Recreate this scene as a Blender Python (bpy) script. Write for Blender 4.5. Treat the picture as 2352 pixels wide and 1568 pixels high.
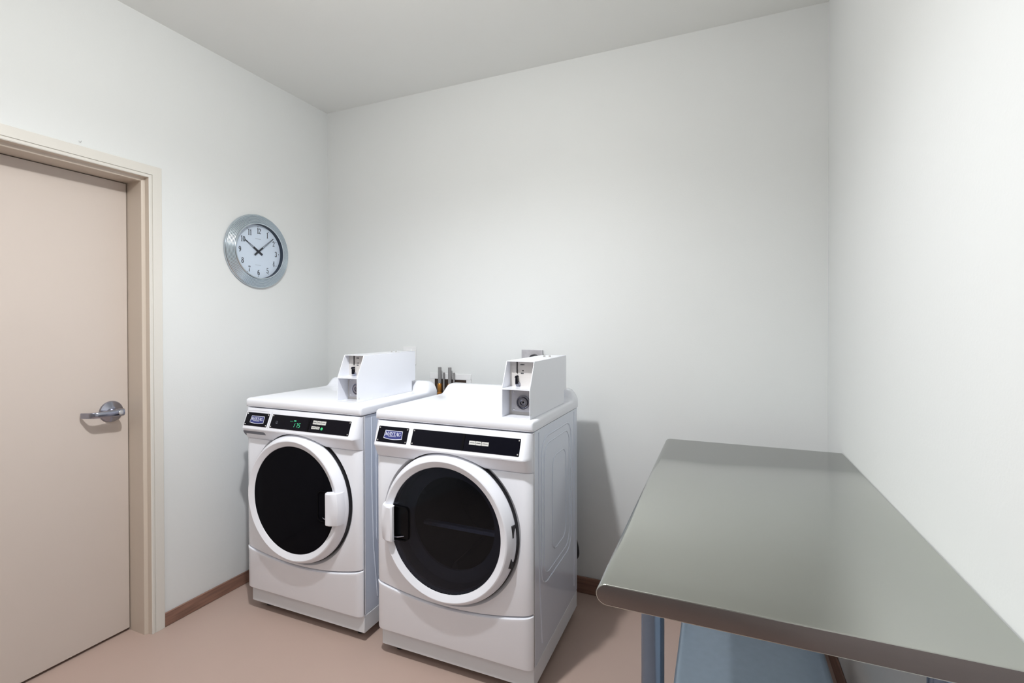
import bpy, bmesh, math
from mathutils import Vector, Matrix
PI = math.pi
for o in list(bpy.data.objects): bpy.data.objects.remove(o)
C = bpy.context.scene.collection
SC = bpy.context.scene

# ------------------------------------------------------------------ camera
CAMP = Vector((2.25537, -2.36160, 1.32448)); YAW, PIT, ROL = 0.40233, 0.00827, -0.00189
cd = bpy.data.cameras.new('camera'); cam = bpy.data.objects.new('camera', cd); C.objects.link(cam)
fw = Vector((-math.sin(YAW)*math.cos(PIT), math.cos(YAW)*math.cos(PIT), -math.sin(PIT)))
ri = Vector((math.cos(YAW), math.sin(YAW), 0)); up = ri.cross(fw)
r2 = math.cos(ROL)*ri + math.sin(ROL)*up; u2 = -math.sin(ROL)*ri + math.cos(ROL)*up
M = Matrix((r2, u2, -fw)).transposed().to_4x4(); M.translation = CAMP
cam.matrix_world = M
cd.sensor_width = 36; cd.lens = 1120.94*36/2352; cd.shift_y = -25.85/2352; cd.clip_start = 0.05
SC.camera = cam

# ------------------------------------------------------------------ world, exposure, lights
w = bpy.data.worlds.new('world'); SC.world = w; w.use_nodes = True
w.node_tree.nodes['Background'].inputs[0].default_value = (0.9, 0.95, 1, 1)
w.node_tree.nodes['Background'].inputs[1].default_value = 0.0
SC.view_settings.view_transform = 'Standard'; SC.view_settings.look = 'None'
SC.view_settings.gamma = 1; SC.view_settings.exposure = 0.0
try: SC.view_settings.use_curve_mapping = False
except Exception: pass

def spot(name, loc, power, size, blend, rad, col, rot=(0, 0, 0)):
    l = bpy.data.lights.new(name, 'SPOT'); l.energy = power; l.spot_size = math.radians(size); l.spot_blend = blend
    l.shadow_soft_size = rad; l.color = col
    o = bpy.data.objects.new(name, l); o.location = loc; o.rotation_euler = rot; C.objects.link(o); return o
def area(name, loc, power, sx, sy, col, rot=(0, 0, 0)):
    l = bpy.data.lights.new(name, 'AREA'); l.energy = power; l.shape = 'RECTANGLE'; l.size = sx; l.size_y = sy; l.color = col
    o = bpy.data.objects.new(name, l); o.location = loc; o.rotation_euler = rot; C.objects.link(o); return o
spot('downlight', (1.36, -1.57, 2.57), 88, 152, 0.75, 0.035, (0.95, 0.97, 1.0))
l = bpy.data.lights.new('downlight_fill', 'POINT'); l.energy = 30; l.shadow_soft_size = 0.035; l.color = (1.0, 0.995, 0.955)
o = bpy.data.objects.new('downlight_fill', l); o.location = (1.36, -1.57, 2.54); C.objects.link(o)  # added point fill at the downlight's spot, lifts ceiling and upper walls
area('rear_fill', (0.95, -2.9, 2.62), 9, 0.6, 0.6, (0.95, 0.975, 1.0))  # added fill behind the camera to brighten the machine fronts, no real fixture
HALL = 3.9   # room depth

# ------------------------------------------------------------------ materials
def mat(name, col, rough=0.5, metal=0.0, bump=0.0, scale=80, spec=0.5, var=0.0, emit=None, es=0, coat=0, vscale=4, stretch=None):
    m = bpy.data.materials.new(name); m.use_nodes = True; nt = m.node_tree; b = nt.nodes['Principled BSDF']
    b.inputs['Base Color'].default_value = (*col, 1); b.inputs['Roughness'].default_value = rough
    b.inputs['Metallic'].default_value = metal; b.inputs['Specular IOR Level'].default_value = spec
    if coat: b.inputs['Coat Weight'].default_value = coat; b.inputs['Coat Roughness'].default_value = 0.08
    tc = nt.nodes.new('ShaderNodeTexCoord')
    src = tc.outputs['Object']
    if stretch:
        mp = nt.nodes.new('ShaderNodeMapping'); mp.inputs['Scale'].default_value = stretch
        nt.links.new(src, mp.inputs[0]); src = mp.outputs[0]
    if var:
        n = nt.nodes.new('ShaderNodeTexNoise'); n.inputs['Scale'].default_value = vscale; n.inputs['Detail'].default_value = 5
        nt.links.new(src, n.inputs['Vector'])
        mx = nt.nodes.new('ShaderNodeMix'); mx.data_type = 'RGBA'
        mx.inputs['A'].default_value = (*[max(0, c*(1-var)) for c in col], 1)
        mx.inputs['B'].default_value = (*[min(1, c*(1+var)) for c in col], 1)
        nt.links.new(n.outputs['Fac'], mx.inputs['Factor']); nt.links.new(mx.outputs['Result'], b.inputs['Base Color'])
    if bump:
        n = nt.nodes.new('ShaderNodeTexNoise'); n.inputs['Scale'].default_value = scale; n.inputs['Detail'].default_value = 3
        nt.links.new(src, n.inputs['Vector'])
        bp = nt.nodes.new('ShaderNodeBump'); bp.inputs['Strength'].default_value = bump; bp.inputs['Distance'].default_value = 0.002
        nt.links.new(n.outputs['Fac'], bp.inputs['Height']); nt.links.new(bp.outputs[0], b.inputs['Normal'])
    if emit: b.inputs['Emission Color'].default_value = (*emit, 1); b.inputs['Emission Strength'].default_value = es
    return m
DARKW = mat('dark_wall', (0.35, 0.34, 0.33), 0.6)  # unseen front wall, colour darkened to cut bounce and dim reflections
WALL = mat('wall_paint', (0.735, 0.75, 0.75), 0.55, bump=0.12, scale=160, var=0.012, vscale=3, spec=0.35)
CEIL = mat('ceiling_paint', (0.84, 0.85, 0.83), 0.8, bump=0.1, scale=120, var=0.01)
FLOOR = mat('floor_sheet', (0.485, 0.365, 0.315), 0.45, bump=0.05, scale=60, var=0.05, vscale=2.5, spec=0.4)
BASEB = mat('baseboard_vinyl', (0.24, 0.13, 0.095), 0.5, var=0.75, vscale=12, stretch=(0.5, 0.5, 6))
DOORP = mat('door_paint', (0.60, 0.525, 0.475), 0.5, bump=0.03, scale=90, var=0.02)
FRAMEP = mat('frame_paint', (0.60, 0.52, 0.44), 0.38, spec=0.5, var=0.01)
FACEP = mat('casing_paint', (0.69, 0.665, 0.62), 0.4, spec=0.5)
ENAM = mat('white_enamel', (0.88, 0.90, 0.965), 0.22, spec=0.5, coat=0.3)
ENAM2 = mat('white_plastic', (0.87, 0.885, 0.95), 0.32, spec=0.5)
SIDE = mat('cabinet_enamel', (0.70, 0.76, 0.88), 0.12, spec=0.6, coat=0.5)  # white enamel with the cool blue shade of the sides in its colour
KICK = mat('kick_enamel', (0.74, 0.76, 0.80), 0.4)
BLACKP = mat('black_panel', (0.004, 0.004, 0.008), 0.18, spec=0.12)
BLACKR = mat('black_rubber', (0.012, 0.012, 0.016), 0.5)
POCK = mat('black_pocket', (0.002, 0.002, 0.003), 0.6, spec=0.1)
DRUMM = mat('drum_steel', (0.10, 0.10, 0.11), 0.4, metal=0.6)
BOWL = mat('bowl_plastic', (0.15, 0.16, 0.20), 0.4)
REFL = mat('reflection_bar', (0.42, 0.46, 0.62), 0.35)
STEEL = mat('stainless_steel', (0.50, 0.51, 0.475), 0.19, metal=1.0, var=0.02, vscale=3)
STEELE = mat('stainless_shaded', (0.20, 0.175, 0.17), 0.36, metal=0.9, bump=0.05, scale=20, stretch=(1, 1, 6), var=0.06, vscale=10)  # same steel darkened, stands in for the dim reflection on the front edge
GALV = mat('galvanised_steel', (0.36, 0.44, 0.53), 0.42, metal=0.75, var=0.08, vscale=40)
LEGM = mat('leg_steel', (0.20, 0.28, 0.40), 0.22, metal=1.0)
CHROME = mat('satin_chrome', (0.38, 0.39, 0.46), 0.18, metal=1.0)
SCREW = mat('screw_metal', (0.75, 0.75, 0.75), 0.3, metal=1.0)
BEZEL = mat('brushed_aluminium', (0.58, 0.65, 0.71), 0.26, metal=1.0, bump=0.1, scale=60)
DIAL = mat('dial_paper', (0.62, 0.71, 0.83), 0.5)
INK = mat('black_ink', (0.02, 0.025, 0.035), 0.5)
INKG = mat('grey_ink', (0.40, 0.45, 0.52), 0.6)
DARKRIM = mat('dark_rim', (0.02, 0.03, 0.05), 0.4)
NAVY = mat('badge_blue', (0.03, 0.04, 0.20), 0.4)
WHITEI = mat('white_ink', (0.78, 0.80, 0.90), 0.4)
LABEL = mat('label_white', (0.66, 0.66, 0.64), 0.5)
GREENL = mat('green_segments', (0.02, 0.3, 0.14), 0.4, emit=(0.10, 0.85, 0.42), es=0.8)
GREEND = mat('green_dim', (0.01, 0.12, 0.06), 0.4, emit=(0.02, 0.30, 0.13), es=0.5)
GREENB = mat('green_button', (0.04, 0.40, 0.16), 0.4, emit=(0.05, 0.6, 0.22), es=0.45)
ZINC = mat('zinc_plate', (0.55, 0.54, 0.57), 0.4, metal=0.5, var=0.15, vscale=60)
COINP = mat('coin_plate', (0.66, 0.63, 0.61), 0.4)
BRASS = mat('brass', (0.55, 0.24, 0.05), 0.3, metal=0.9)
RECESS = mat('recess_dark', (0.035, 0.02, 0.012), 0.7)
HOSE = mat('grey_hose', (0.24, 0.235, 0.235), 0.5, var=0.2, vscale=200)
WPLAS = mat('plate_plastic', (0.80, 0.80, 0.81), 0.35)
DRAWG = mat('drawer_grip', (0.17, 0.18, 0.22), 0.45)
def glass(name, tint, mixg, ior):
    m = bpy.data.materials.new(name); m.use_nodes = True; nt = m.node_tree; nt.nodes.clear()
    out = nt.nodes.new('ShaderNodeOutputMaterial'); tr = nt.nodes.new('ShaderNodeBsdfTransparent'); tr.inputs[0].default_value = (*tint, 1)
    gl = nt.nodes.new('ShaderNodeBsdfGlossy'); gl.inputs['Roughness'].default_value = 0.08; gl.inputs['Color'].default_value = (0.9, 0.95, 1, 1)
    df = nt.nodes.new('ShaderNodeBsdfDiffuse'); df.inputs[0].default_value = (0.01, 0.01, 0.014, 1)
    fr = nt.nodes.new('ShaderNodeFresnel'); fr.inputs[0].default_value = ior
    m1 = nt.nodes.new('ShaderNodeMixShader'); m1.inputs[0].default_value = mixg
    m2 = nt.nodes.new('ShaderNodeMixShader')
    nt.links.new(tr.outputs[0], m1.inputs[1]); nt.links.new(df.outputs[0], m1.inputs[2])
    nt.links.new(fr.outputs[0], m2.inputs[0]); nt.links.new(m1.outputs[0], m2.inputs[1]); nt.links.new(gl.outputs[0], m2.inputs[2])
    nt.links.new(m2.outputs[0], out.inputs[0]); return m
GLASSD = glass('smoked_glass', (0.60, 0.62, 0.68), 0.1, 1.25)
GLASSW = glass('dark_glass', (0.05, 0.05, 0.055), 0.5, 1.10)

# ------------------------------------------------------------------ helpers
def mk(name, bm, m, parent=None, smooth=None, bevel=0, seg=2, loc=None):
    bmesh.ops.remove_doubles(bm, verts=bm.verts, dist=1e-6)
    bmesh.ops.recalc_face_normals(bm, faces=bm.faces)
    me = bpy.data.meshes.new(name); bm.to_mesh(me); bm.free()
    for k in (m if isinstance(m, (list, tuple)) else [m]): me.materials.append(k)
    o = bpy.data.objects.new(name, me); C.objects.link(o)
    if parent is not None: o.parent = parent
    if loc: o.location = loc
    if bevel:
        b = o.modifiers.new('bevel', 'BEVEL'); b.width = bevel; b.segments = seg; b.limit_method = 'ANGLE'; b.angle_limit = math.radians(40); b.harden_normals = False
        if smooth is None: smooth = 35
    if smooth is not None: shade(me, smooth)
    return o
def shade(me, ang):
    me.polygons.foreach_set('use_smooth', [True]*len(me.polygons))
    bm = bmesh.new(); bm.from_mesh(me)
    for e in bm.edges:
        if len(e.link_faces) == 2 and e.calc_face_angle(0) > math.radians(ang): e.smooth = False
    bm.to_mesh(me); bm.free()
def box(bm, a, b, mi=0):
    x0, y0, z0 = a; x1, y1, z1 = b
    v = [bm.verts.new(p) for p in ((x0,y0,z0),(x1,y0,z0),(x1,y1,z0),(x0,y1,z0),(x0,y0,z1),(x1,y0,z1),(x1,y1,z1),(x0,y1,z1))]
    for f in ((3,2,1,0),(4,5,6,7),(0,1,5,4),(1,2,6,5),(2,3,7,6),(3,0,4,7)):
        bm.faces.new([v[i] for i in f]).material_index = mi
def boxo(name, a, b, m, parent=None, bevel=0, seg=2):
    bm = bmesh.new(); box(bm, a, b); return mk(name, bm, m, parent, bevel=bevel, seg=seg)
def loft(bm, secs, closed=True, cap=True, mi=0):
    R = [[bm.verts.new(p) for p in s] for s in secs]; n = len(secs[0])
    for i in range(len(R)-1):
        for j in range(n if closed else n-1):
            f = bm.faces.new((R[i][j], R[i][(j+1) % n], R[i+1][(j+1) % n], R[i+1][j])); f.material_index = mi
    if cap and closed:
        bm.faces.new(R[0][::-1]).material_index = mi; bm.faces.new(R[-1]).material_index = mi
def lathe(bm, prof, c=(0, 0, 0), axis='y', n=96, closed=False, mi=0, a0=0, a1=2*PI):
    # prof: (r, h); axis y: h along y ; x: h along x ; z: along z
    full = abs(a1-a0-2*PI) < 1e-6
    N = n if full else n+1
    def P(r, h, t):
        if axis == 'y': return (c[0]+r*math.cos(t), c[1]+h, c[2]+r*math.sin(t))
        if axis == 'x': return (c[0]+h, c[1]+r*math.cos(t), c[2]+r*math.sin(t))
        return (c[0]+r*math.cos(t), c[1]+r*math.sin(t), c[2]+h)
    rings = []
    for r, h in prof:
        if r < 1e-6: rings.append([bm.verts.new(P(0, h, 0))])
        else: rings.append([bm.verts.new(P(r, h, a0+(a1-a0)*k/n)) for k in range(N)])
    L = list(range(len(prof))); pairs = list(zip(L[:-1], L[1:])) + ([(L[-1], L[0])] if closed else [])
    for i, j in pairs:
        A, B = rings[i], rings[j]
        for k in range(N if full else N-1):
            k2 = (k+1) % N
            if len(A) == 1 and len(B) == 1: continue
            if len(A) == 1: f = bm.faces.new((A[0], B[k2], B[k]))
            elif len(B) == 1: f = bm.faces.new((A[k], A[k2], B[0]))
            else: f = bm.faces.new((A[k], A[k2], B[k2], B[k]))
            f.material_index = mi
def tube(bm, pts, r, n=12, cap=True, mi=0, squash=None):
    pts = [Vector(p) for p in pts]; secs = []; ref = None
    for i, p in enumerate(pts):
        d = (pts[min(i+1, len(pts)-1)] - pts[max(i-1, 0)]).normalized()
        if ref is None:
            ref = Vector((0, 0, 1)) if abs(d.z) < 0.9 else Vector((1, 0, 0))
        a = (ref - d*ref.dot(d)).normalized(); b = d.cross(a); ref = a
        rr = r[i] if isinstance(r, (list, tuple)) else r
        secs.append([p + a*rr*math.cos(2*PI*k/n) + b*rr*math.sin(2*PI*k/n) for k in range(n)])
    loft(bm, secs, cap=cap, mi=mi)
def cyl(bm, c, r, h0, h1, axis='z', n=24, mi=0):
    lathe(bm, [(0, h0), (r, h0), (r, h1), (0, h1)], c, axis, n, mi=mi)
def empty(name, loc, label=None, cat=None, group=None, kind=None):
    o = bpy.data.objects.new(name, None); o.location = loc; o.empty_display_size = 0.1; C.objects.link(o)
    tag(o, label, cat, group, kind); return o
def tag(o, label=None, cat=None, group=None, kind=None):
    if label: o['label'] = label
    if cat: o['category'] = cat
    if group: o['group'] = group
    if kind: o['kind'] = kind
    return o
def rrect(x0, z0, x1, z1, r, n=6):
    P = []
    for cx, cz, a in ((x1-r, z1-r, 0), (x0+r, z1-r, 90), (x0+r, z0+r, 180), (x1-r, z0+r, 270)):
        for k in range(n+1):
            t = math.radians(a+90*k/n); P.append((cx+r*math.cos(t), cz+r*math.sin(t)))
    return P
def boolcut(o, cutter):
    md = o.modifiers.new('cut', 'BOOLEAN'); md.operation = 'DIFFERENCE'; md.solver = 'EXACT'; md.object = cutter
    bpy.context.view_layer.update(); dg = bpy.context.evaluated_depsgraph_get()
    me = bpy.data.meshes.new_from_object(o.evaluated_get(dg)); o.modifiers.clear(); o.data = me
# strokes: flat lettering drawn as short thick bars on a plane given by origin + ux*u + uy*v, lifted along n
def strokes(bm, segs, org, ux, uy, nn, sc, th=0.0004):
    org, ux, uy, nn = Vector(org), Vector(ux), Vector(uy), Vector(nn)
    for (x0, y0, x1, y1, wd) in segs:
        d = Vector((x1-x0, y1-y0)); L = d.length
        if L < 1e-9: continue
        d /= L; p = Vector((-d.y, d.x))*wd/2; e = d*min(wd*0.25, L*0.3)
        q = [Vector((x0, y0))-e+p, Vector((x0, y0))-e-p, Vector((x1, y1))+e-p, Vector((x1, y1))+e+p]
        lo = [org + ux*(v.x*sc) + uy*(v.y*sc) for v in q]; hi = [v+nn*th for v in lo]
        loft(bm, [lo, hi])
def arcs(cx, cy, rx, ry, a0, a1, w0, w1, n=10):
    S = []
    for k in range(n):
        t0 = math.radians(a0+(a1-a0)*k/n); t1 = math.radians(a0+(a1-a0)*(k+1)/n); m = (t0+t1)/2
        wd = w0+(w1-w0)*abs(math.cos(m))
        S.append((cx+rx*math.cos(t0), cy+ry*math.sin(t0), cx+rx*math.cos(t1), cy+ry*math.sin(t1), wd))
    return S
T, N_ = 0.17, 0.06   # thick and thin strokes, glyph cell 0.6 x 1
GL = {
 '0': arcs(.3, .5, .22, .46, 0, 360, N_, T, 20),
 '1': [(.3, 0, .3, 1, T), (.12, .02, .48, .02, .05), (.14, .84, .3, .98, N_)],
 '2': arcs(.3, .73, .2, .24, 170, -30, N_, T, 12)+[(.47, .6, .08, .06, .09), (.06, .05, .52, .05, .11), (.52, .05, .54, .2, N_), (.12, .7, .12, .78, .14)],
 '3': arcs(.28, .75, .18, .22, 160, -80, N_, T, 10)+arcs(.28, .28, .22, .26, 85, -160, N_, T, 12)+[(.1, .8, .1, .84, .12), (.08, .18, .08, .22, .14)],
 '4': [(.38, 0, .38, 1, T), (.38, .98, .04, .3, N_), (.03, .28, .56, .28, N_), (.24, .02, .52, .02, .05)],
 '5': [(.14, .95, .5, .95, .12), (.14, .95, .12, .55, N_)]+arcs(.28, .31, .22, .29, 130, -150, N_, T, 12)+[(.08, .18, .08, .22, .14)],
 '6': arcs(.3, .3, .2, .28, 0, 360, N_, T, 16)+arcs(.46, .42, .38, .54, 180, 100, N_, T, 8)+[(.44, .86, .44, .9, .12)],
 '7': [(.08, .94, .52, .94, .12), (.52, .94, .26, .45, .07), (.26, .45, .22, 0, T), (.08, .94, .08, .76, N_)],
 '8': arcs(.3, .75, .17, .22, 0, 360, N_, T*.8, 14)+arcs(.3, .27, .21, .25, 0, 360, N_, T, 14),
 '9': arcs(.3, .7, .2, .28, 0, 360, N_, T, 16)+arcs(.14, .58, .38, .54, 0, -80, N_, T, 8)+[(.16, .1, .16, .14, .12)],
 'M': [(.08, 0, .08, 1, .09), (.72, 0, .72, 1, .16), (.1, 1, .4, .1, .17), (.4, .1, .7, 1, .07), (0, .03, .2, .03, .06), (.58, .03, .84, .03, .06), (0, .97, .15, .97, .06), (.68, .97, .84, .97, .06)],
 'A': [(.05, 0, .33, 1, .07), (.33, 1, .6, 0, .18), (.13, .33, .48, .33, .06), (-.05, .03, .16, .03, .06), (.46, .03, .72, .03, .06)],
 'Y': [(.05, 1, .32, .45, .17), (.6, 1, .34, .45, .07), (.33, .5, .33, 0, .16), (-.04, .97, .2, .97, .06), (.48, .97, .7, .97, .06), (.2, .03, .46, .03, .06)],
 'T': [(.32, 0, .32, 1, .17), (.02, .95, .62, .95, .09), (.02, .95, .02, .76, .06), (.62, .95, .62, .76, .06), (.18, .03, .46, .03, .06)],
 'G': arcs(.38, .5, .3, .47, 50, 325, .06, .18, 14)+[(.62, 0.12, .62, .42, .14), (.5, .43, .74, .43, .06), (.6, .72, .62, .98, .06)],
}
ADV = {'M': .88, 'A': .62, 'Y': .64, 'T': .66, 'G': .78, '1': .46}
def text_segs(s, x0=0, y0=0, gap=.06):
    S = []; x = x0
    for ch in s:
        for a in GL[ch]: S.append((a[0]+x, a[1]+y0, a[2]+x, a[3]+y0, a[4]))
        x += ADV.get(ch, .6)+gap
    return S, x-gap

# ------------------------------------------------------------------ room shell
W, H = 2.666, 2.652
def struct(name, a, b, m): return tag(boxo(name, a, b, m), kind='structure')
struct('floor', (-0.35, -HALL, -0.1), (W+0.1, 0.1, 0), FLOOR)
struct('ceiling', (-0.1, -HALL, H), (W+0.1, 0.1, H+0.1), CEIL)
struct('wall_back', (-0.1, 0, 0), (W+0.1, 0.12, H), WALL)
struct('wall_right', (W, -HALL, 0), (W+0.1, 0, H), WALL)
struct('wall_front', (-0.35, -HALL-0.1, 0), (W+0.1, -HALL, H), DARKW)
# left wall with the door opening
DY0, DY1, DZ = -1.060, -1.960, 1.948     # leaf opening (near back wall, towards the camera), head height
bm = bmesh.new()
box(bm, (-0.22, DY0+0.045, 0), (0, 0, H)); box(bm, (-0.22, -HALL, 0), (0, DY1-0.045, H)); box(bm, (-0.22, DY1-0.045, DZ+0.04), (0, DY0+0.045, H))
tag(mk('wall_left', bm, WALL), kind='structure')
struct('wall_closing', (-0.35, DY1-0.1, 0), (-0.221, DY0+0.1, H), RECESS)
# baseboards
def bboard(name, a, b):
    return tag(boxo(name, a, b, BASEB, bevel=0.003), kind='structure')
bboard('baseboard_left', (0.0005, -0.992, 0.0005), (0.009, -0.0005, 0.062))
bboard('baseboard_back', (0.01, -0.009, 0.0005), (W-0.01, -0.0005, 0.082))
bboard('baseboard_right', (W-0.009, -HALL+0.01, 0.0005), (W-0.0005, -0.010, 0.08))
# door: hollow steel frame, leaf, lever
d1 = empty('door_1', (-0.115, (DY0+DY1)/2, 0), kind='structure')
def dl(p): return (p[0]+0.115, p[1]-(DY0+DY1)/2, p[2])
prof = [(0.0006, 0.068), (0.0085, 0.068), (0.0100, 0.066), (0.0100, 0.0300), (0.0060, 0.0290), (0.0060, 0.0255), (0.0100, 0.0245), (0.0100, 0.0180), (0.0080, 0.0150), (-0.0130, 0.0125),
        (-0.0140, 0.0115), (-0.0185, 0.0010), (-0.0200, 0.0), (-0.150, 0.0), (-0.150, 0.043), (0.0006, 0.043)]
bm = bmesh.new()
secs = []
for cy, cz, sy, sz in ((DY0, 0.0005, 1, 0), (DY0, DZ, 1, 1), (DY1, DZ, -1, 1), (DY1, 0.0005, -1, 0)):
    secs.append([dl((x, cy+sy*d, cz+sz*d)) for x, d in prof])
loft(bm, secs)
for f in bm.faces:
    c = f.calc_center_median()
    if (c.x-0.115) > 0.004 and abs(f.normal.x) >= 0: f.material_index = 1
mk('door_frame', bm, [FRAMEP, FACEP], d1, smooth=25)
bm = bmesh.new(); a, b = dl((-0.159, DY1+0.003, 0.012)), dl((-0.116, DY0-0.003, DZ-0.003)); box(bm, a, b)
mk('door_leaf', bm, DOORP, d1, bevel=0.0015)
# lever handle
hy, hz, hx = -1.128, 0.967, -0.116
bm = bmesh.new()
lathe(bm, [(0.0, 0.016), (0.018, 0.016), (0.024, 0.014), (0.042, 0.007), (0.0445, 0.003), (0.0445, 0.0004), (0, 0.0004)], dl((hx, hy, hz)), 'x', 48)
rose = mk('door_handle', bm, CHROME, d1, smooth=30)
bm = bmesh.new()
cyl(bm, (0, 0, 0), 0.0135, 0.012, 0.056, 'x', 28)
secs = []
for (y, x, hw, hh) in ((0.019, 0.058, .006, .009), (0.015, 0.058, .012, .0150), (0, 0.058, .0135, .0165), (-0.03, 0.060, .009, .0145), (-0.075, 0.060, .007, .0125), (-0.088, 0.056, .007, .0120), (-0.100, 0.042, .006, .0115), (-0.112, 0.014, .005, .011)):
    pts = []
    for k in range(16):
        t = 2*PI*k/16; c, s = math.cos(t), math.sin(t)
        pts.append((x+hw*math.copysign(abs(c)**.6, c), y, hh*math.copysign(abs(s)**.6, s)))
    secs.append(pts)
loft(bm, secs)
a = dl((hx, hy, hz)); bm.transform(Matrix.Translation(a))
mk('lever', bm, CHROME, rose, smooth=40)
bm = bmesh.new(); lathe(bm, [(0, .0035), (.007, .003), (.0095, 0.0), (0, 0)], (a[0]+0.0715, a[1], a[2]), 'x', 20)
mk('lock_button', bm, SCREW, rose, smooth=30)

# ------------------------------------------------------------------ laundry machines
MW = 0.686
def seam(x): return 0.243+0.37*(x-MW/2)**2
def corner(x, r=0.036):
    d = min(x, MW-x)
    return 1.0 if d >= r else math.sqrt(max(0, 1-((r-d)/r)**2))
def xs_list(r=0.036):
    a = [0.0015+ (1-math.cos(k/8*PI/2))*(r-0.0015) for k in range(9)]
    mid = [r+(MW-2*r)*k/28 for k in range(1, 28)]
    return a+mid+[MW-t for t in a[::-1]]
def machine(name, x0, yf, label, cat, dryer):
    t = empty(name, (x0, yf, 0), label, cat)
    D = 0.60
    # cabinet with embossed sides
    bm = bmesh.new(); box(bm, (0.004, 0.022, 0.088), (MW-0.004, D, 0.941))
    for sx in ((MW-0.004), 0.004):
        s = 1 if sx > 0.3 else -1
        def ridge(P, r=0.0045):
            tube(bm, [(sx-s*r*0.35, y, z) for y, z in P], r, 8)
        def rr(y0, z0, y1, z1, r, n=6): 
            Q = rrect(y0, z0, y1, z1, r, n); return Q+[Q[0]]
        ridge(rr(0.105, 0.335, 0.500, 0.900, 0.07))
        ridge(rr(0.135, 0.365, 0.470, 0.870, 0.06), 0.0035)
        ridge(rr(0.235, 0.420, 0.420, 0.800, 0.05), 0.0035)
        ridge([(0.075, 0.93), (0.075, 0.62), (0.085, 0.36), (0.11, 0.13)])
        ridge([(0.17, 0.13), (0.26, 0.24), (0.40, 0.30), (0.50, 0.20), (0.53, 0.13)])
        ridge([(0.548, 0.93), (0.548, 0.13)], 0.003)
    for z in (0.80, 0.86): cyl(bm, (0, 0.038, z), 0.003, MW-0.005, MW-0.002, 'x', 10)
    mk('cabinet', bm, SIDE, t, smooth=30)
    # narrow corner posts at the front edges of the side walls
    for sx in (0.0015, MW-0.0065): boxo('corner_trim', (sx, 0.018, 0.092), (sx+0.005, 0.030, 0.941), ENAM, t, bevel=0.001)
    # base
    boxo('base', (0.012, 0.021, 0.011), (MW-0.003, D-0.004, 0.086), KICK, t, bevel=0.003)
    for fx in (0.06, MW-0.07):
        for fy in (0.085, D-0.06):
            bm = bmesh.new(); lathe(bm, [(0, -0.0298), (.019, -0.0298), (.019, -.018), (.009, -.014), (.009, .012), (0, .012)], (fx, fy, 0), 'z', 20)
            mk('foot', bm, BLACKR, t, smooth=30)
    # lid with a raised rear shelf
    top = 0.985; bot = 0.943; rz = 1.033
    prof = [(D, bot), (0.012, bot), (0.002, bot+0.003), (-0.002, bot+0.010), (-0.002, top-0.014), (0.002, top-0.005), (0.012, top), (0.40, top)]
    ys = [(0.500, top), (0.512, top+0.004), (0.523, top+0.016), (0.532, top+0.033), (0.541, rz-0.003), (0.553, rz), (D-0.012, rz), (D, rz-0.008)]
    prof = prof+ys; cyz = 0.964
    bm = bmesh.new(); secs = []
    for x, k in [(0.0, .0), (0.0008, .45), (0.0035, .75), (0.008, .93), (0.014, 1)]+[(0.024, 1.0), (0.04, 1), (MW/2, 1), (MW-0.04, 1), (MW-0.024, 1)]+[(MW-0.014, 1), (MW-0.008, .93), (MW-0.0035, .75), (MW-0.0008, .45), (MW, .0)]:
        s = []
        d = min(x, MW-x)
        for y, z in prof:
            inset = (1-k)*0.012
            yy = min(max(y, -0.002+inset), D)
            zz = z
            if z > top: # shoulders of the rear shelf
                q = min(1, d/0.036); q = math.sin(q*PI/2)
                zz = top-0.0+(z-top)*(0.10+0.90*q)
                if d < 0.014: zz -= (1-k)*0.012
            elif z > cyz: zz = z-(1-k)*0.012
            elif z < cyz: zz = z+(1-k)*0.004
            s.append((x-0.001 if x < .3 else x+0.001, yy, zz))
        secs.append(s)
    loft(bm, secs); mk('top_panel', bm, ENAM, t, smooth=50)
    # cutters for the door well
    cxz = (MW/2, 0, 0.556)
    def cutter(pr):
        bm = bmesh.new(); lathe(bm, pr, cxz, 'y', 96); o = mk('cutter', bm, ENAM, t); return o
    c1 = cutter([(0, -.06), (.301, -.06), (.301, -.0035), (.288, .010), (.236, .010), (.236, .12), (0, .12)])
    c2 = cutter([(0, -.09), (.2895, -.09), (.2895, .05), (0, .05)])
    c3 = cutter([(0, -.09), (.236, -.09), (.236, .50), (0, .50)])
    # front panel
    def fprof(x, z, zt, zb, base=-0.003):   # rounded vertical edges
        return 0.02+(base-0.02)*corner(x)
    bm = bmesh.new(); secs = []
    for x in xs_list():
        f = fprof(x, 0, 0, 0); zb = seam(x)+0.003; zt = 0.7975
        secs.append([(x, f+.004, zb), (x, f+.001, zb+.0015), (x, f, zb+.004), (x, f, zt-.006), (x, f+.0015, zt-.002), (x, f+.005, zt), (x, 0.022, zt), (x, 0.022, zb)])
    loft(bm, secs); fp = mk('front_panel', bm, ENAM, t); boolcut(fp, c1); shade(fp.data, 28)
    # lower panel
    bm = bmesh.new(); secs = []
    for x in xs_list():
        f = fprof(x, 0, 0, 0); zt = seam(x)-0.002; zb = 0.086
        secs.append([(x, f+.006, zb), (x, f+.0015, zb+.002), (x, f, zb+.006), (x, f, zt-.022), (x, f-.0035*corner(x), zt-.010), (x, f-.003*corner(x), zt-.003), (x, f+.003, zt), (x, 0.022, zt), (x, 0.022, zb)])
    loft(bm, secs); mk('lower_panel', bm, ENAM, t, smooth=40)
    # console
    PR = [(0.004, .940), (-.003, .9385), (-.0345, .8585), (-.0375, .852), (-.037, .8475), (-.0335, .845), (-.012, .806), (-.005, .799), (0.004, .7985)]
    bm = bmesh.new(); secs = []
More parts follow.
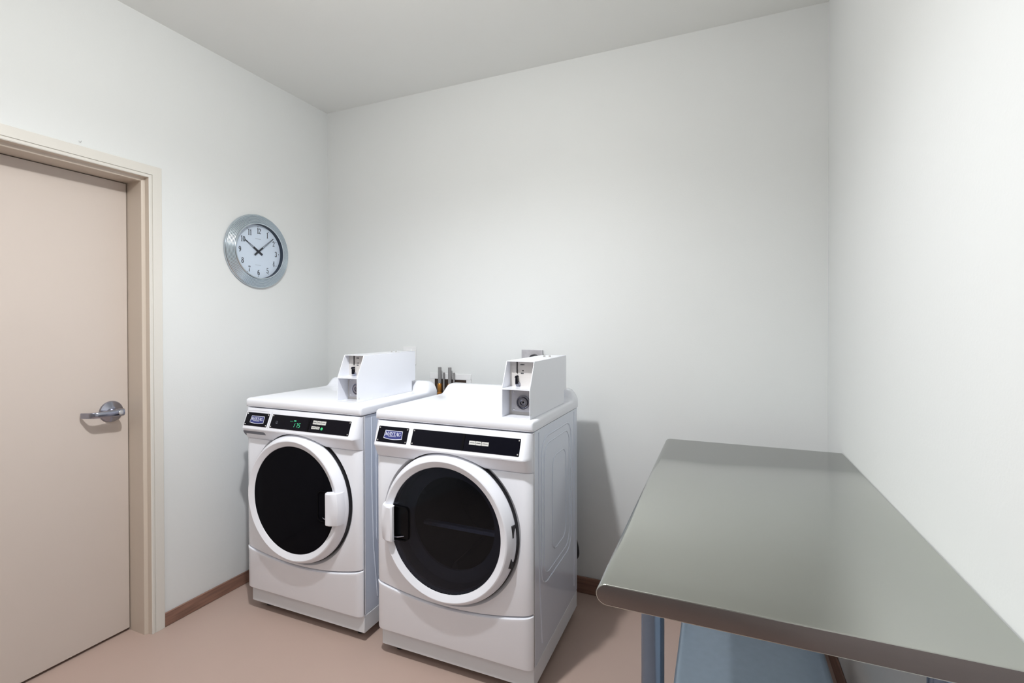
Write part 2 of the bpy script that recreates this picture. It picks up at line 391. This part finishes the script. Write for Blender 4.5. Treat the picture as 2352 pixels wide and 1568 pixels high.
    for x in xs_list(0.03):
        k = corner(x, 0.03)
        secs.append([(x, 0.02+(y-0.02)*k, z) for y, z in PR]+[(x, 0.021, .7985), (x, 0.021, .940)])
    loft(bm, secs); co = mk('console', bm, ENAM2, t); boolcut(co, c2); shade(co.data, 24)
    bcab = [o for o in t.children if o.name.startswith('cabinet')][0]; boolcut(bcab, c3); shade(bcab.data, 30)
    for c in (c1, c2, c3): bpy.data.objects.remove(c)
    # slanted plates
    A = Vector((0, -.003, .9385)); B = Vector((0, -.0345, .8585)); dv = (A-B).normalized(); nn = Vector((0, -dv.z, dv.y)).normalized()
    if nn.y > 0: nn = -nn
    def pl(x, z): # point on slanted plane at height z
        k = (z-B.z)/(A.z-B.z); return Vector((x, B.y+(A.y-B.y)*k, z))
    def plate(nm, x0_, x1_, m, parent, z0=0.863, z1=0.921, lift=0.0, th=0.0012, r=0.003):
        bm = bmesh.new(); Q = rrect(x0_, z0, x1_, z1, r, 3)
        lo = [pl(x, z)+nn*lift for x, z in Q]; loft(bm, [lo, [p+nn*th for p in lo]]); return mk(nm, bm, m, parent)
    def screws(x0_, x1_, parent):
        for x in (x0_+.006, x1_-.006):
            for z in (0.869, 0.915):
                bm = bmesh.new(); c = pl(x, z)+nn*0.0012
                R = nn.to_track_quat('Z', 'Y').to_matrix().to_4x4(); R.translation = c
                lathe(bm, [(0, .0018), (.0018, .0015), (.0030, .0), (0, 0)], (0, 0, 0), 'z', 12); bm.transform(R)
                mk('screw', bm, SCREW, parent, smooth=40)
    bp = plate('brand_plate', 0.028, 0.172, BLACKP, t)
    screws(0.028, 0.172, bp)
    # badge: blue shield with curved foot, white outline and lettering
    bx0, bx1, bz0, bz1 = 0.062, 0.146, 0.880, 0.905
    def badge(nm, gr, lift, m):
        bm = bmesh.new(); n = 14
        topl = [(bx0-gr+.003+(bx1-bx0+2*gr-.006)*k/n, bz1+gr) for k in range(n+1)]
        botl = [(bx1+gr-(bx1-bx0+2*gr)*k/n, bz0-gr-.004*math.sin(PI*k/n)) for k in range(n+1)]
        lo = [pl(x, z)+nn*lift for x, z in topl+botl]; loft(bm, [lo, [p+nn*.0003 for p in lo]]); return mk(nm, bm, m, bp)
    badge('badge_border', .0022, .0012, WHITEI); badge('badge', .0, .0015, NAVY)
    S, wd = text_segs('MAYTAG', gap=.03)
    bm = bmesh.new(); sc = 0.0132; o_ = pl(0.066, 0.8885)+nn*0.0018
    S = [(a*0.074/(wd*sc), b, c*0.074/(wd*sc), d, e*1.15) for a, b, c, d, e in S]
    strokes(bm, S, o_, (1, 0, 0), dv, nn, sc)
    strokes(bm, [(1.2+k*.22, -.22, 1.34+k*.22, -.22, .12) for k in range(13)], o_, (1, 0, 0), dv, nn, sc)
    mk('lettering', bm, WHITEI, bp)
    cp = plate('control_panel', 0.192, 0.647, BLACKP, t)
    screws(0.192, 0.647, cp)
    plate('divider', 0.414, 0.424, POCK, cp, 0.8635, 0.9205, 0.0012, 0.0015, 0.001)
    def chip(nm, xa, xb, za, zb, m, words=True):
        c = plate(nm, xa, xb, m, cp, za, zb, 0.0012, 0.0004, 0.0006)
        if words:
            bm = bmesh.new(); zc = (za+zb)/2
            for k in range(5):
                x = xa+(xb-xa)*(0.15+0.15*k); strokes(bm, [(0, 0, (xb-xa)*.09, 0, .0022)], pl(x, zc+.0006*(1 if k % 2 else 0))+nn*.0017, (1, 0, 0), dv, nn, 1, .0002)
            mk('label_print', bm, INK, cp)
        return c
    if dryer:
        chip('label', 0.444, 0.470, 0.886, 0.899, LABEL); chip('label', 0.4715, 0.494, 0.886, 0.899, LABEL); chip('label', 0.496, 0.524, 0.886, 0.899, LABEL)
    else:
        chip('label', 0.440, 0.462, 0.896, 0.911, LABEL); chip('label', 0.4635, 0.487, 0.896, 0.911, LABEL); chip('label', 0.4885, 0.513, 0.896, 0.911, LABEL)
        chip('label', 0.438, 0.463, 0.877, 0.888, LABEL); chip('label', 0.4645, 0.484, 0.877, 0.888, LABEL)
        bm = bmesh.new(); c = pl(0.4965, 0.8805)+nn*0.0012; R = nn.to_track_quat('Z', 'Y').to_matrix().to_4x4(); R.translation = c
        lathe(bm, [(0, .0016), (.0052, .0014), (.0062, .0), (0, 0)], (0, 0, 0), 'z', 20); bm.transform(R); mk('start_button', bm, GREENB, cp, smooth=40)
        # seven segment 175
        bm = bmesh.new(); hh = .018; ww = .008
        def seg7(ox, on):
            P = {'a': (0, 1, 1, 1), 'b': (1, 1, 1, .5), 'c': (1, .5, 1, 0), 'd': (0, 0, 1, 0), 'e': (0, 0, 0, .5), 'f': (0, .5, 0, 1), 'g': (0, .5, 1, .5)}
            for s in on:
                a, b, c, d = P[s]; sl = .004
                f = lambda u, v: (ox+u*ww+v*sl, v*hh)
                p, q = Vector(f(a, b)), Vector(f(c, d)); e = (q-p).normalized()*.0009; p += e; q -= e
                strokes(bm, [(p.x, p.y, q.x, q.y, .0018)], pl(0, 0.876)+nn*.0013, (1, 0, 0), dv, nn, 1, .0002)
        seg7(0.328, 'bc'); seg7(0.345, 'abc'); seg7(0.360, 'afgcd'); mk('display_digits', bm, GREENL, cp)
        bm = bmesh.new(); strokes(bm, [(.307, 0, .324, 0, .0022)], pl(0, 0.899)+nn*.0013, (1, 0, 0), dv, nn, 1, .0002); mk('display_legend', bm, GREEND, cp)
        bm = bmesh.new(); strokes(bm, [(.331, .003, .341, .003, .004)], pl(0, 0.899)+nn*.0013, (1, 0, 0), dv, nn, 1, .0002); mk('display_light', bm, GREENL, cp)
        bm = bmesh.new(); strokes(bm, [(.224, -.005, .224, .005, .001), (.234, -.005, .234, .005, .001), (.226, .005, .232, .005, .001), (.226, -.004, .232, -.004, .003)], pl(0, 0.889)+nn*.0013, (1, 0, 0), dv, nn, 1, .0002); mk('sensor_mark', bm, DRAWG, cp)
        # dispenser drawer grip below the console
        bm = bmesh.new(); Q = rrect(0.016, 0.811, 0.158, 0.838, 0.009, 5)
        def yk(z): return -.005+(-.0335+.005)*max(0, min(1, (z-.799)/.046))
        loft(bm, [[(x, yk(z)+.004, z) for x, z in Q], [(x, yk(z)-.0015, z) for x, z in Q]]); mk('drawer_grip', bm, DRAWG, t, bevel=.001)
        bm = bmesh.new(); strokes(bm, [(0.020, 0, 0.160, 0, .0008)], pl(0, .929)+nn*.0002, (1, 0, 0), dv, nn, 1, .0003); strokes(bm, [(0.1825, -.040, 0.1825, .033, .0009)], pl(0, .897)+nn*.0002, (1, 0, 0), dv, nn, 1, .0003)
        mk('drawer_seam', bm, DRAWG, t)
    # door: ring, glass, handle, gasket, pocket
    bm = bmesh.new(); cz = cxz
    lathe(bm, [(.276, -.0045), (.2840, -.0050), (.2850, -.0120), (.2835, -.0210), (.2800, -.0300), (.2700, -.0470), (.2665, -.0510), (.2625, -.0530), (.2605, -.0530), (.2400, -.0435), (.2380, -.0425), (.2365, -.0400), (.2365, -.030), (.236, -.020), (.240, -.0045)], cz, 'y', 128, closed=True)
    dr = mk('door', bm, ENAM2, t, smooth=17)
    bm = bmesh.new(); lathe(bm, [(.2878, -.0085), (.2878, .0095), (.237, .0095), (.237, -.0040)], cz, 'y', 96, closed=True); mk('gasket', bm, BLACKR, t, smooth=40)
    bm = bmesh.new(); lathe(bm, [(0, -.0495), (.08, -.049), (.16, -.0468), (.21, -.0440), (.2365, -.0415), (.2365, -.0375), (.21, -.040), (.16, -.0428), (.08, -.045), (0, -.0455)], cz, 'y', 96); mk('door_glass', bm, GLASSD if dryer else GLASSW, dr, smooth=40)
    # inner bowl rim + drum
    bm = bmesh.new(); lathe(bm, [(.2355, -.02), (.2355, .03), (.23, .035), (.185, .045), (.18, .04), (.18, .03), (.222, .02), (.228, -.02)], cz, 'y', 96, closed=True); mk('door_bowl', bm, BOWL if dryer else BLACKR, dr, smooth=40)
    bm = bmesh.new(); lathe(bm, [(.2355, .03), (.2355, .48), (0, .49), (0, .494), (.239, .485), (.239, .03)], cz, 'y', 96, closed=False)
    for a in (28, 148, 268):
        a = math.radians(a); c, s = math.cos(a), math.sin(a)
        secs = []
        for y in (.06, .46):
            secs.append([(cz[0]+c*r_-s*q, y, cz[2]+s*r_+c*q) for r_, q in ((.236, -.03), (.17, -.008), (.165, 0), (.17, .008), (.236, .03))])
        loft(bm, secs)
    mk('drum', bm, DRUMM, t, smooth=35)
    if dryer: boxo('reflection_bar', (0.122, 0.16, 0.470), (0.565, 0.19, 0.486), REFL, t, bevel=.004)  # added bar standing in for the pale line reflected in the glass
    # handle block on the ring
    s = -1 if dryer else 1
    bm = bmesh.new(); secs = []; zc = 0.556; hz_ = 0.0685
    for z, kk in ((-1, .90), (-.985, .97), (-.93, 1), (0, 1), (.93, 1), (.985, .97), (1, .90)):
        z_ = zc+z*hz_; ro = math.sqrt(max(.2835**2-(z*hz_)**2, 0))-.0015
        xi = .212
        pts = [(ro, -.020), (ro+.001, -.030), (ro-.003, -.046*kk-.002), (ro-.010, -.060*kk), (ro-.022, -.066*kk), (xi+.022, -.073*kk), (xi+.006, -.074*kk), (xi, -.070*kk), (xi-.001, -.060*kk), (xi+.003, -.052), (xi+.014, -.045), (.246, -.03)]
        secs.append([(cz[0]+s*a, b, z_) for a, b in pts])
    loft(bm, secs); mk('door_handle', bm, ENAM2, dr, smooth=28)
    xi0, xi1 = (.150, .234)
    Q = rrect(cz[0]+min(s*xi0, s*xi1), zc-.066, cz[0]+max(s*xi0, s*xi1), zc+.066, .02, 6)
    bm = bmesh.new(); q2 = [(cz[0]+s*.192+(x-cz[0]-s*.192)*.93, zc+(z-zc)*.95) for x, z in Q]
    loft(bm, [[(x, -.036, z) for x, z in Q], [(x, -.0500, z) for x, z in Q], [(x, -.0500, z) for x, z in q2], [(x, -.0430, z) for x, z in q2]])
    mk('handle_pocket', bm, POCK, dr, smooth=30)
    bm = bmesh.new(); tube(bm, [(cz[0]+s*(.222-.012*k), -.052+.0016*(k-2)**2, zc-.056+.0022*k*(1 if k < 4 else .9)) for k in range(5)], [.002, .003, .003, .0025, .0015], 8)
    mk('latch', bm, CHROME, dr, smooth=60)
    # hinge blocks on the other side
    for z in (zc+.035, zc-.075):
        bm = bmesh.new(); ro = math.sqrt(.2832**2-(z-zc)**2)
        a_, b_ = sorted((cz[0]-s*(ro+.0005), cz[0]-s*(ro-.016)))
        box(bm, (a_, -.0315, z-.022), (b_, -.004, z+.022)); mk('hinge', bm, BLACKR, dr, bevel=.002)
    MX = Matrix.Scale(0.9787, 4) @ Matrix.Translation((0, 0, 0.0302))
    for o in t.children_recursive: o.data.transform(MX)
    return t
WX, WY = 0.2222, -0.7564
DX, DY = 0.9861, -0.7770
machine('washing_machine', WX, WY, 'white front-loading washing machine with lit green display, nearest the left wall', 'washing machine', False)
machine('dryer', DX, DY, 'white front-loading dryer with smoky round door, dark display, right of the washer', 'dryer', True)

# ------------------------------------------------------------------ coin boxes
def coin_box(loc, label):
    t = empty('coin_box', loc, label, 'coin box', 'coin boxes on the laundry machines')
    w_, h_, d_, m_, sl = 0.113, 0.207, 0.450, 0.107, 0.046; th = .003
    bm = bmesh.new()
    P = [(0, 0), (.418, 0), (.418, .056), (d_, .056), (d_, h_), (sl, h_), (0, m_)]
    for x in (0, w_-th): loft(bm, [[(x, y, z) for y, z in P], [(x+th, y, z) for y, z in P]])
    box(bm, (th, sl+.001, h_-th), (w_-th, d_, h_)); box(bm, (th, 0.001, 0), (w_-th, .418, th)); box(bm, (th, d_-th, .056), (w_-th, d_, h_-th)); box(bm, (th, .415, th), (w_-th, .418, .056)); box(bm, (th, .415, .053), (w_-th, d_-th, .056))
    mk('housing', bm, ENAM, t, bevel=.0008)
    boxo('shelf', (th, 0.001, m_-.003), (w_-th, 0.095, m_+.002), ENAM, t)
    cpn = boxo('coin_plate', (th, 0.075, m_+.002), (w_-th, 0.078, h_-th), COINP, t)
    bm = bmesh.new(); box(bm, (.031, .072, m_+.052), (.034, .0750, m_+.096)); mk('coin_slot', bm, BLACKP, cpn)
    bm = bmesh.new(); tube(bm, [(.034, .074, m_+.040), (.034, .058, m_+.040), (.034, .056, m_+.036)], .0045, 10); box(bm, (.030, .060, m_+.012), (.037, .0755, m_+.034)); mk('coin_lever', bm, BLACKP, cpn, smooth=40)
    bm = bmesh.new(); lathe(bm, [(0, -.008), (.008, -.008), (.010, 0), (0, 0)], (.036, .0745, m_+.010), 'y', 16); mk('coin_cup', bm, CHROME, cpn, smooth=40)
    bm = bmesh.new()
    for (x, z, l) in ((.046, .083, .016), (.052, .060, .008), (.047, .050, .015)):
        for k in range(int(l/.004)): box(bm, (x+k*.004, .0742, m_+z), (x+k*.004+.003, .0749, m_+z+.004))
    mk('plate_print', bm, INK, cpn)
    lp = boxo('lock_plate', (th+.012, 0.060, .016), (w_-th, 0.063, m_-.004), ZINC, t)
    boxo('lock_surround', (th, 0.068, th), (w_-th, 0.070, m_-.004), COINP, t)
    bm = bmesh.new(); lathe(bm, [(0.0, -.004), (.009, -.005), (.011, -.010), (.018, -.010), (.020, -.004), (.0235, -.003), (.0235, -.008), (.0265, -.008), (.0265, 0), (0, 0)], (.064, .060, .052), 'y', 40); mk('lock', bm, CHROME, lp, smooth=30)
    bm = bmesh.new(); lathe(bm, [(0, -.0055), (.0032, -.0055), (.0032, -.003), (0, -.003)], (.064, .060, .052), 'y', 12); mk('keyhole', bm, BLACKP, lp)
    for x, z in ((.024, .090), (.024, .024)):
        bm = bmesh.new(); lathe(bm, [(0, -.003), (.003, -.002), (.004, 0), (0, 0)], (x, .060, z), 'y', 12); mk('rivet', bm, SCREW, lp, smooth=40)
    for x, y in ((.052, .330), (.074, .336)):
        bm = bmesh.new(); lathe(bm, [(0, .007), (.004, .006), (.005, .0), (0, 0)], (x, y, h_), 'z', 12); mk('bolt', bm, SCREW, t, smooth=40)
    bm = bmesh.new(); lathe(bm, [(0, .002), (.0035, .0015), (.004, 0), (0, 0)], (w_, .012, .016), 'x', 12); mk('side_screw', bm, SCREW, t, smooth=40)
    for o in t.children_recursive: o.data.transform(Matrix.Scale(0.9787, 4))
    return t
coin_box((0.699, -0.680, 0.9940), 'white metal coin box bolted on top of the washer, lock half hidden')
coin_box((1.530, -0.755, 0.9940), 'white metal coin box bolted on top of the dryer, round lock showing')

# ------------------------------------------------------------------ wall clock on the left wall
CY, CZ, CR = -0.508, 1.722, 0.193
ck = empty('wall_clock', (0.0, CY, CZ), 'round wall clock with ribbed silver rim and black numerals on the left wall', 'clock')
bm = bmesh.new()
prof = [(CR-.004, 0.0005), (CR, .004), (CR, .010), (CR-.003, .013)]
r = CR-.003; x = .013; k = 0
while r > .150:
    prof += [(r-.0012, x+.0022), (r-.0036, x+.0022), (r-.0046, x+.0008)]; r -= .0058; x += .0018; prof.append((r, x+.0010))
prof += [(.147, x+.004), (.142, x+.003)]
XF = x
lathe(bm, prof, (0, 0, 0), 'x', 128); mk('bezel', bm, BEZEL, ck, smooth=50)
bm = bmesh.new(); lathe(bm, [(.142, XF+.003), (.1405, .0065)], (0, 0, 0), 'x', 128); mk('inner_rim', bm, DARKRIM, ck, smooth=40)
bm = bmesh.new(); lathe(bm, [(0, .007), (.1415, .007), (.1415, .003), (0, .003)], (0, 0, 0), 'x', 96); dial = mk('dial', bm, DIAL, ck)
# lettering plane: u to the viewer's right is +y here, up +z, normal +x
nh = 0.030
for h in range(1, 13):
    bm = bmesh.new()
    S, wd = text_segs(str(h), gap=.04 if h != 10 else .10)
    a = math.radians(90-30*h); rr_ = .1095
    cy_, cz_ = rr_*math.cos(a), rr_*math.sin(a)
    strokes(bm, S, (.007, cy_-wd*nh*.44/2*1.0-.0, cz_-nh/2), (0, .80, 0), (0, 0, 1), (1, 0, 0), nh*.95, .0004)
    mk('numeral', bm, INK, dial)
    bm = bmesh.new(); lathe(bm, [(0, .0074), (.0022, .0074), (.0022, .0069), (0, .0069)], (0, .130*math.cos(a), .130*math.sin(a)), 'x', 10)
    mk('hour_dot', bm, INK, dial)
bm = bmesh.new()
for k in range(7): strokes(bm, [(-.016+k*.0048, 0, -.0125+k*.0048, 0, .0028)], (.007, 0, .066), (0, 1, 0), (0, 0, 1), (1, 0, 0), 1)
mk('dial_print', bm, INKG, dial); bm = bmesh.new()
for k in range(8): strokes(bm, [(-.017+k*.0044, 0, -.0140+k*.0044, 0, .0022)], (.007, 0, -.072), (0, 1, 0), (0, 0, 1), (1, 0, 0), 1)
mk('dial_print', bm, INKG, dial)
def hand(nm, ang, L, tail, lift, wd):
    a = math.radians(90-ang); d = (math.cos(a), math.sin(a)); bm = bmesh.new(); nrm = (-d[1], d[0])
    sg = []
    for s in (-1, 1):
        o_ = wd*.42*s
        sg.append((d[0]*.03+nrm[0]*o_, d[1]*.03+nrm[1]*o_, d[0]*L+nrm[0]*o_*.35, d[1]*L+nrm[1]*o_*.35, .0017))
    sg += [(-d[0]*tail, -d[1]*tail, d[0]*.032, d[1]*.032, wd*1.1), (d[0]*(L-.004), d[1]*(L-.004), d[0]*(L+.008), d[1]*(L+.008), wd*.5)]
    strokes(bm, sg, (lift, 0, 0), (0, 1, 0), (0, 0, 1), (1, 0, 0), 1, .001)
    mk(nm, bm, INK, ck)
hand('hour_hand', 303, .083, .026, .0100, .0095); hand('minute_hand', 49, .112, .030, .0120, .008)
bm = bmesh.new(); cyl(bm, (0, 0, 0), .0055, .007, .015, 'x', 20); mk('centre_cap', bm, INK, ck)

# ------------------------------------------------------------------ back wall fittings
# white cover plate behind the washer's coin box
ol = empty('outlet_cover', (0.61, 0, 1.16), 'white plastic outlet plate on the back wall behind the washer coin box', 'outlet')
boxo('cover_plate', (-.043, -.006, -.055), (.043, -.0005, .047), WPLAS, ol, bevel=.002)
boxo('socket', (-.017, -.0085, -.034), (.017, -.005, .034), WPLAS, ol, bevel=.0015)
# steel receptacle box behind the dryer's coin box
st = empty('receptacle_box', (1.372, 0, 1.145), 'grey steel receptacle box on the back wall behind the dryer coin box', 'outlet')
boxo('steel_box', (-.054, -.026, -.058), (.053, -.0005, .057), ZINC, st, bevel=.002)
boxo('steel_cover', (-.056, -.029, -.060), (.055, -.0255, .059), ZINC, st, bevel=.001)
# dryer cord: from the receptacle down behind the dryer
pc = empty('power_cord', (1.39, -0.03, 1.16), 'black cord plugged into the steel box, its loop peeking out behind the dryer', 'cord')
bm = bmesh.new(); lathe(bm, [(0, -.040), (.018, -.038), (.022, -.030), (.022, -.0005), (0, -.0005)], (0, 0.0, 0), 'y', 24); mk('plug', bm, BLACKR, pc, smooth=40)
bm = bmesh.new(); P = [Vector(p) for p in ((0, -.034, 0), (0, -.055, -.02), (.01, -.058, -.12), (.06, -.055, -.4), (.14, -.050, -.70), (.205, -.045, -.82), (.231, -.045, -.90), (.228, -.045, -.955), (.17, -.05, -.985), (.06, -.055, -.97), (.0, -.06, -.92))]
Q = []
for i in range(len(P)-1):
    p0, p1, p2, p3 = P[max(i-1, 0)], P[i], P[i+1], P[min(i+2, len(P)-1)]
    for k in range(6):
        s = k/6; Q.append(0.5*((2*p1)+(-p0+p2)*s+(2*p0-5*p1+4*p2-p3)*s*s+(-p0+3*p1-3*p2+p3)*s**3))
Q.append(P[-1]); tube(bm, Q, .0085, 12); mk('cable', bm, BLACKR, pc, smooth=60)
# washer supply box: white flange, flat dark plate for the shaded hollow, brass valve, grey riser pipes
wb = empty('supply_box', (0.88, 0, 0.98), 'white washer supply box in the back wall between the machines, dark inside', 'supply box')
bm = bmesh.new(); fx0, fx1, fz0, fz1 = -.132, .130, -.10, .082
for a, b in (((fx0, -.006, .050), (fx1, -.0005, fz1)), ((fx0, -.006, fz0), (fx0+.03, -.0005, .050)), ((fx1-.03, -.006, fz0), (fx1, -.0005, .050)), ((fx0+.03, -.006, fz0), (fx1-.03, -.0005, fz0+.03))): box(bm, a, b)
mk('flange', bm, WPLAS, wb, bevel=.0015)
boxo('recess_shade', (fx0+.030, -.0030, fz0+.03), (fx1-.03, -.0008, .050), RECESS, wb)  # flat plate, the shade inside the box is put into its colour
for px_ in (-.053, .011):
    bm = bmesh.new(); cyl(bm, (px_, -.030, 0), .0095, -.02, .118, 'z', 20); mk('riser_pipe', bm, HOSE, wb, smooth=30)
    bm = bmesh.new(); cyl(bm, (px_+.0165, -.014, 0), .0060, -.02, .088, 'z', 16); mk('riser_pipe', bm, HOSE, wb, smooth=30)
for px_ in (-.053, .011):
    bm = bmesh.new(); lathe(bm, [(0, -.062), (.009, -.062), (.014, -.056), (.014, -.034), (.010, -.030), (.0125, -.022), (.0125, .012), (.009, .018), (0, .018)], (px_, -.030, 0.012), 'z', 24)
    cyl(bm, (px_, 0, -.01), .007, -.030, -.003, 'y', 14)
    mk('valve', bm, BRASS, wb, smooth=35)
# small screw left in the wall above the door
bm = bmesh.new(); lathe(bm, [(0, .006), (.003, .005), (.004, .0), (0, 0)], (0.0005, -1.284, 2.035), 'x', 12)
tag(mk('wall_screw', bm, SCREW, smooth=40), 'tiny screw head in the left wall just above the door frame', 'screw')

# ------------------------------------------------------------------ steel work table
TX0, TX1, TY0, TY1, TZ = 2.050, W-0.003, -1.4965, -0.272, 0.8628
tb = empty('work_table', ((TX0+TX1)/2, (TY0+TY1)/2, 0), 'stainless steel work table with rolled edge and galvanised undershelf against the right wall', 'table')
ox, oy = (TX0+TX1)/2, (TY0+TY1)/2
th = 0.039; rr_ = th/2
def tprof(n=12, e=0.0):
    P = []
    for k in range(n+1):
        t_ = PI/2+PI*k/n; P.append((TX0+rr_+(rr_-e)*math.cos(t_), TZ-rr_+(rr_-e)*math.sin(t_)))
    return P
P = tprof(); P2 = [(x, z) for x, z in P]+[(TX1, TZ-th), (TX1, TZ)]
def inset(P, e):
    cx = sum(p[0] for p in P)/len(P)
    return [(x+(e if x < TX0+rr_*1.2 else (-e if x > TX1-.001 else 0)) if (x > TX1-.001 or x < TX0+rr_) else x, z+(-e if z > TZ-rr_ else e)*min(1, abs(z-(TZ-rr_))/rr_)) for x, z in P]
bm = bmesh.new(); secs = []
for y, e in ((TY0, .0022), (TY0+.0006, .0008), (TY0+.0022, 0), (TY1-.0022, 0), (TY1-.0006, .0008), (TY1, .0022)):
    secs.append([(x-ox, y-oy, z) for x, z in inset(P2, e)])
loft(bm, secs)
bm.faces.ensure_lookup_table(); bm.normal_update()
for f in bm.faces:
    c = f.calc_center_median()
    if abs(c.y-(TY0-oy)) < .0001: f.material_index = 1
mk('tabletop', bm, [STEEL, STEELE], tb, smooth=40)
for lx in (2.142, 2.569):
    for ly in (-1.430, -0.340):
        bm = bmesh.new(); lathe(bm, [(0, .030), (.0205, .030), (.0205, .815), (0, .815)], (lx-ox, ly-oy, 0), 'z', 32)
        lg = mk('leg', bm, LEGM, tb, smooth=40)
        bm = bmesh.new(); lathe(bm, [(.0205, .802), (.0225, .803), (.0235, .808), (.0240, TZ-th+.001), (0, TZ-th+.001), (0, .80)], (lx-ox, ly-oy, 0), 'z', 28); mk('leg_socket', bm, SCREW, lg, smooth=35)
        bm = bmesh.new(); lathe(bm, [(0, .0005), (.014, .0005), (.018, .006), (.0215, .030), (.0215, .040), (0, .040)], (lx-ox, ly-oy, 0), 'z', 28); mk('foot', bm, BLACKR, lg, smooth=35)
# undershelf with turned down, rounded edges
SX0, SX1, SY0, SY1, SZ = 2.128, 2.563+.012, -1.442, -.328, 0.250
bm = bmesh.new()
pr = [(SX0, SZ-.028), (SX0, SZ-.010), (SX0+.003, SZ-.003), (SX0+.010, SZ), (SX0+.022, SZ-.002), (SX0+.032, SZ-.004), (SX1-.032, SZ-.004), (SX1-.022, SZ-.002), (SX1-.010, SZ), (SX1-.003, SZ-.003), (SX1, SZ-.010), (SX1, SZ-.028), (SX1-.003, SZ-.028), (SX1-.008, SZ-.008), (SX0+.008, SZ-.008), (SX0+.003, SZ-.028)]
loft(bm, [[(x-ox, y-oy, z) for x, z in pr] for y in (SY0, SY1)])
mk('undershelf', bm, GALV, tb, smooth=50)
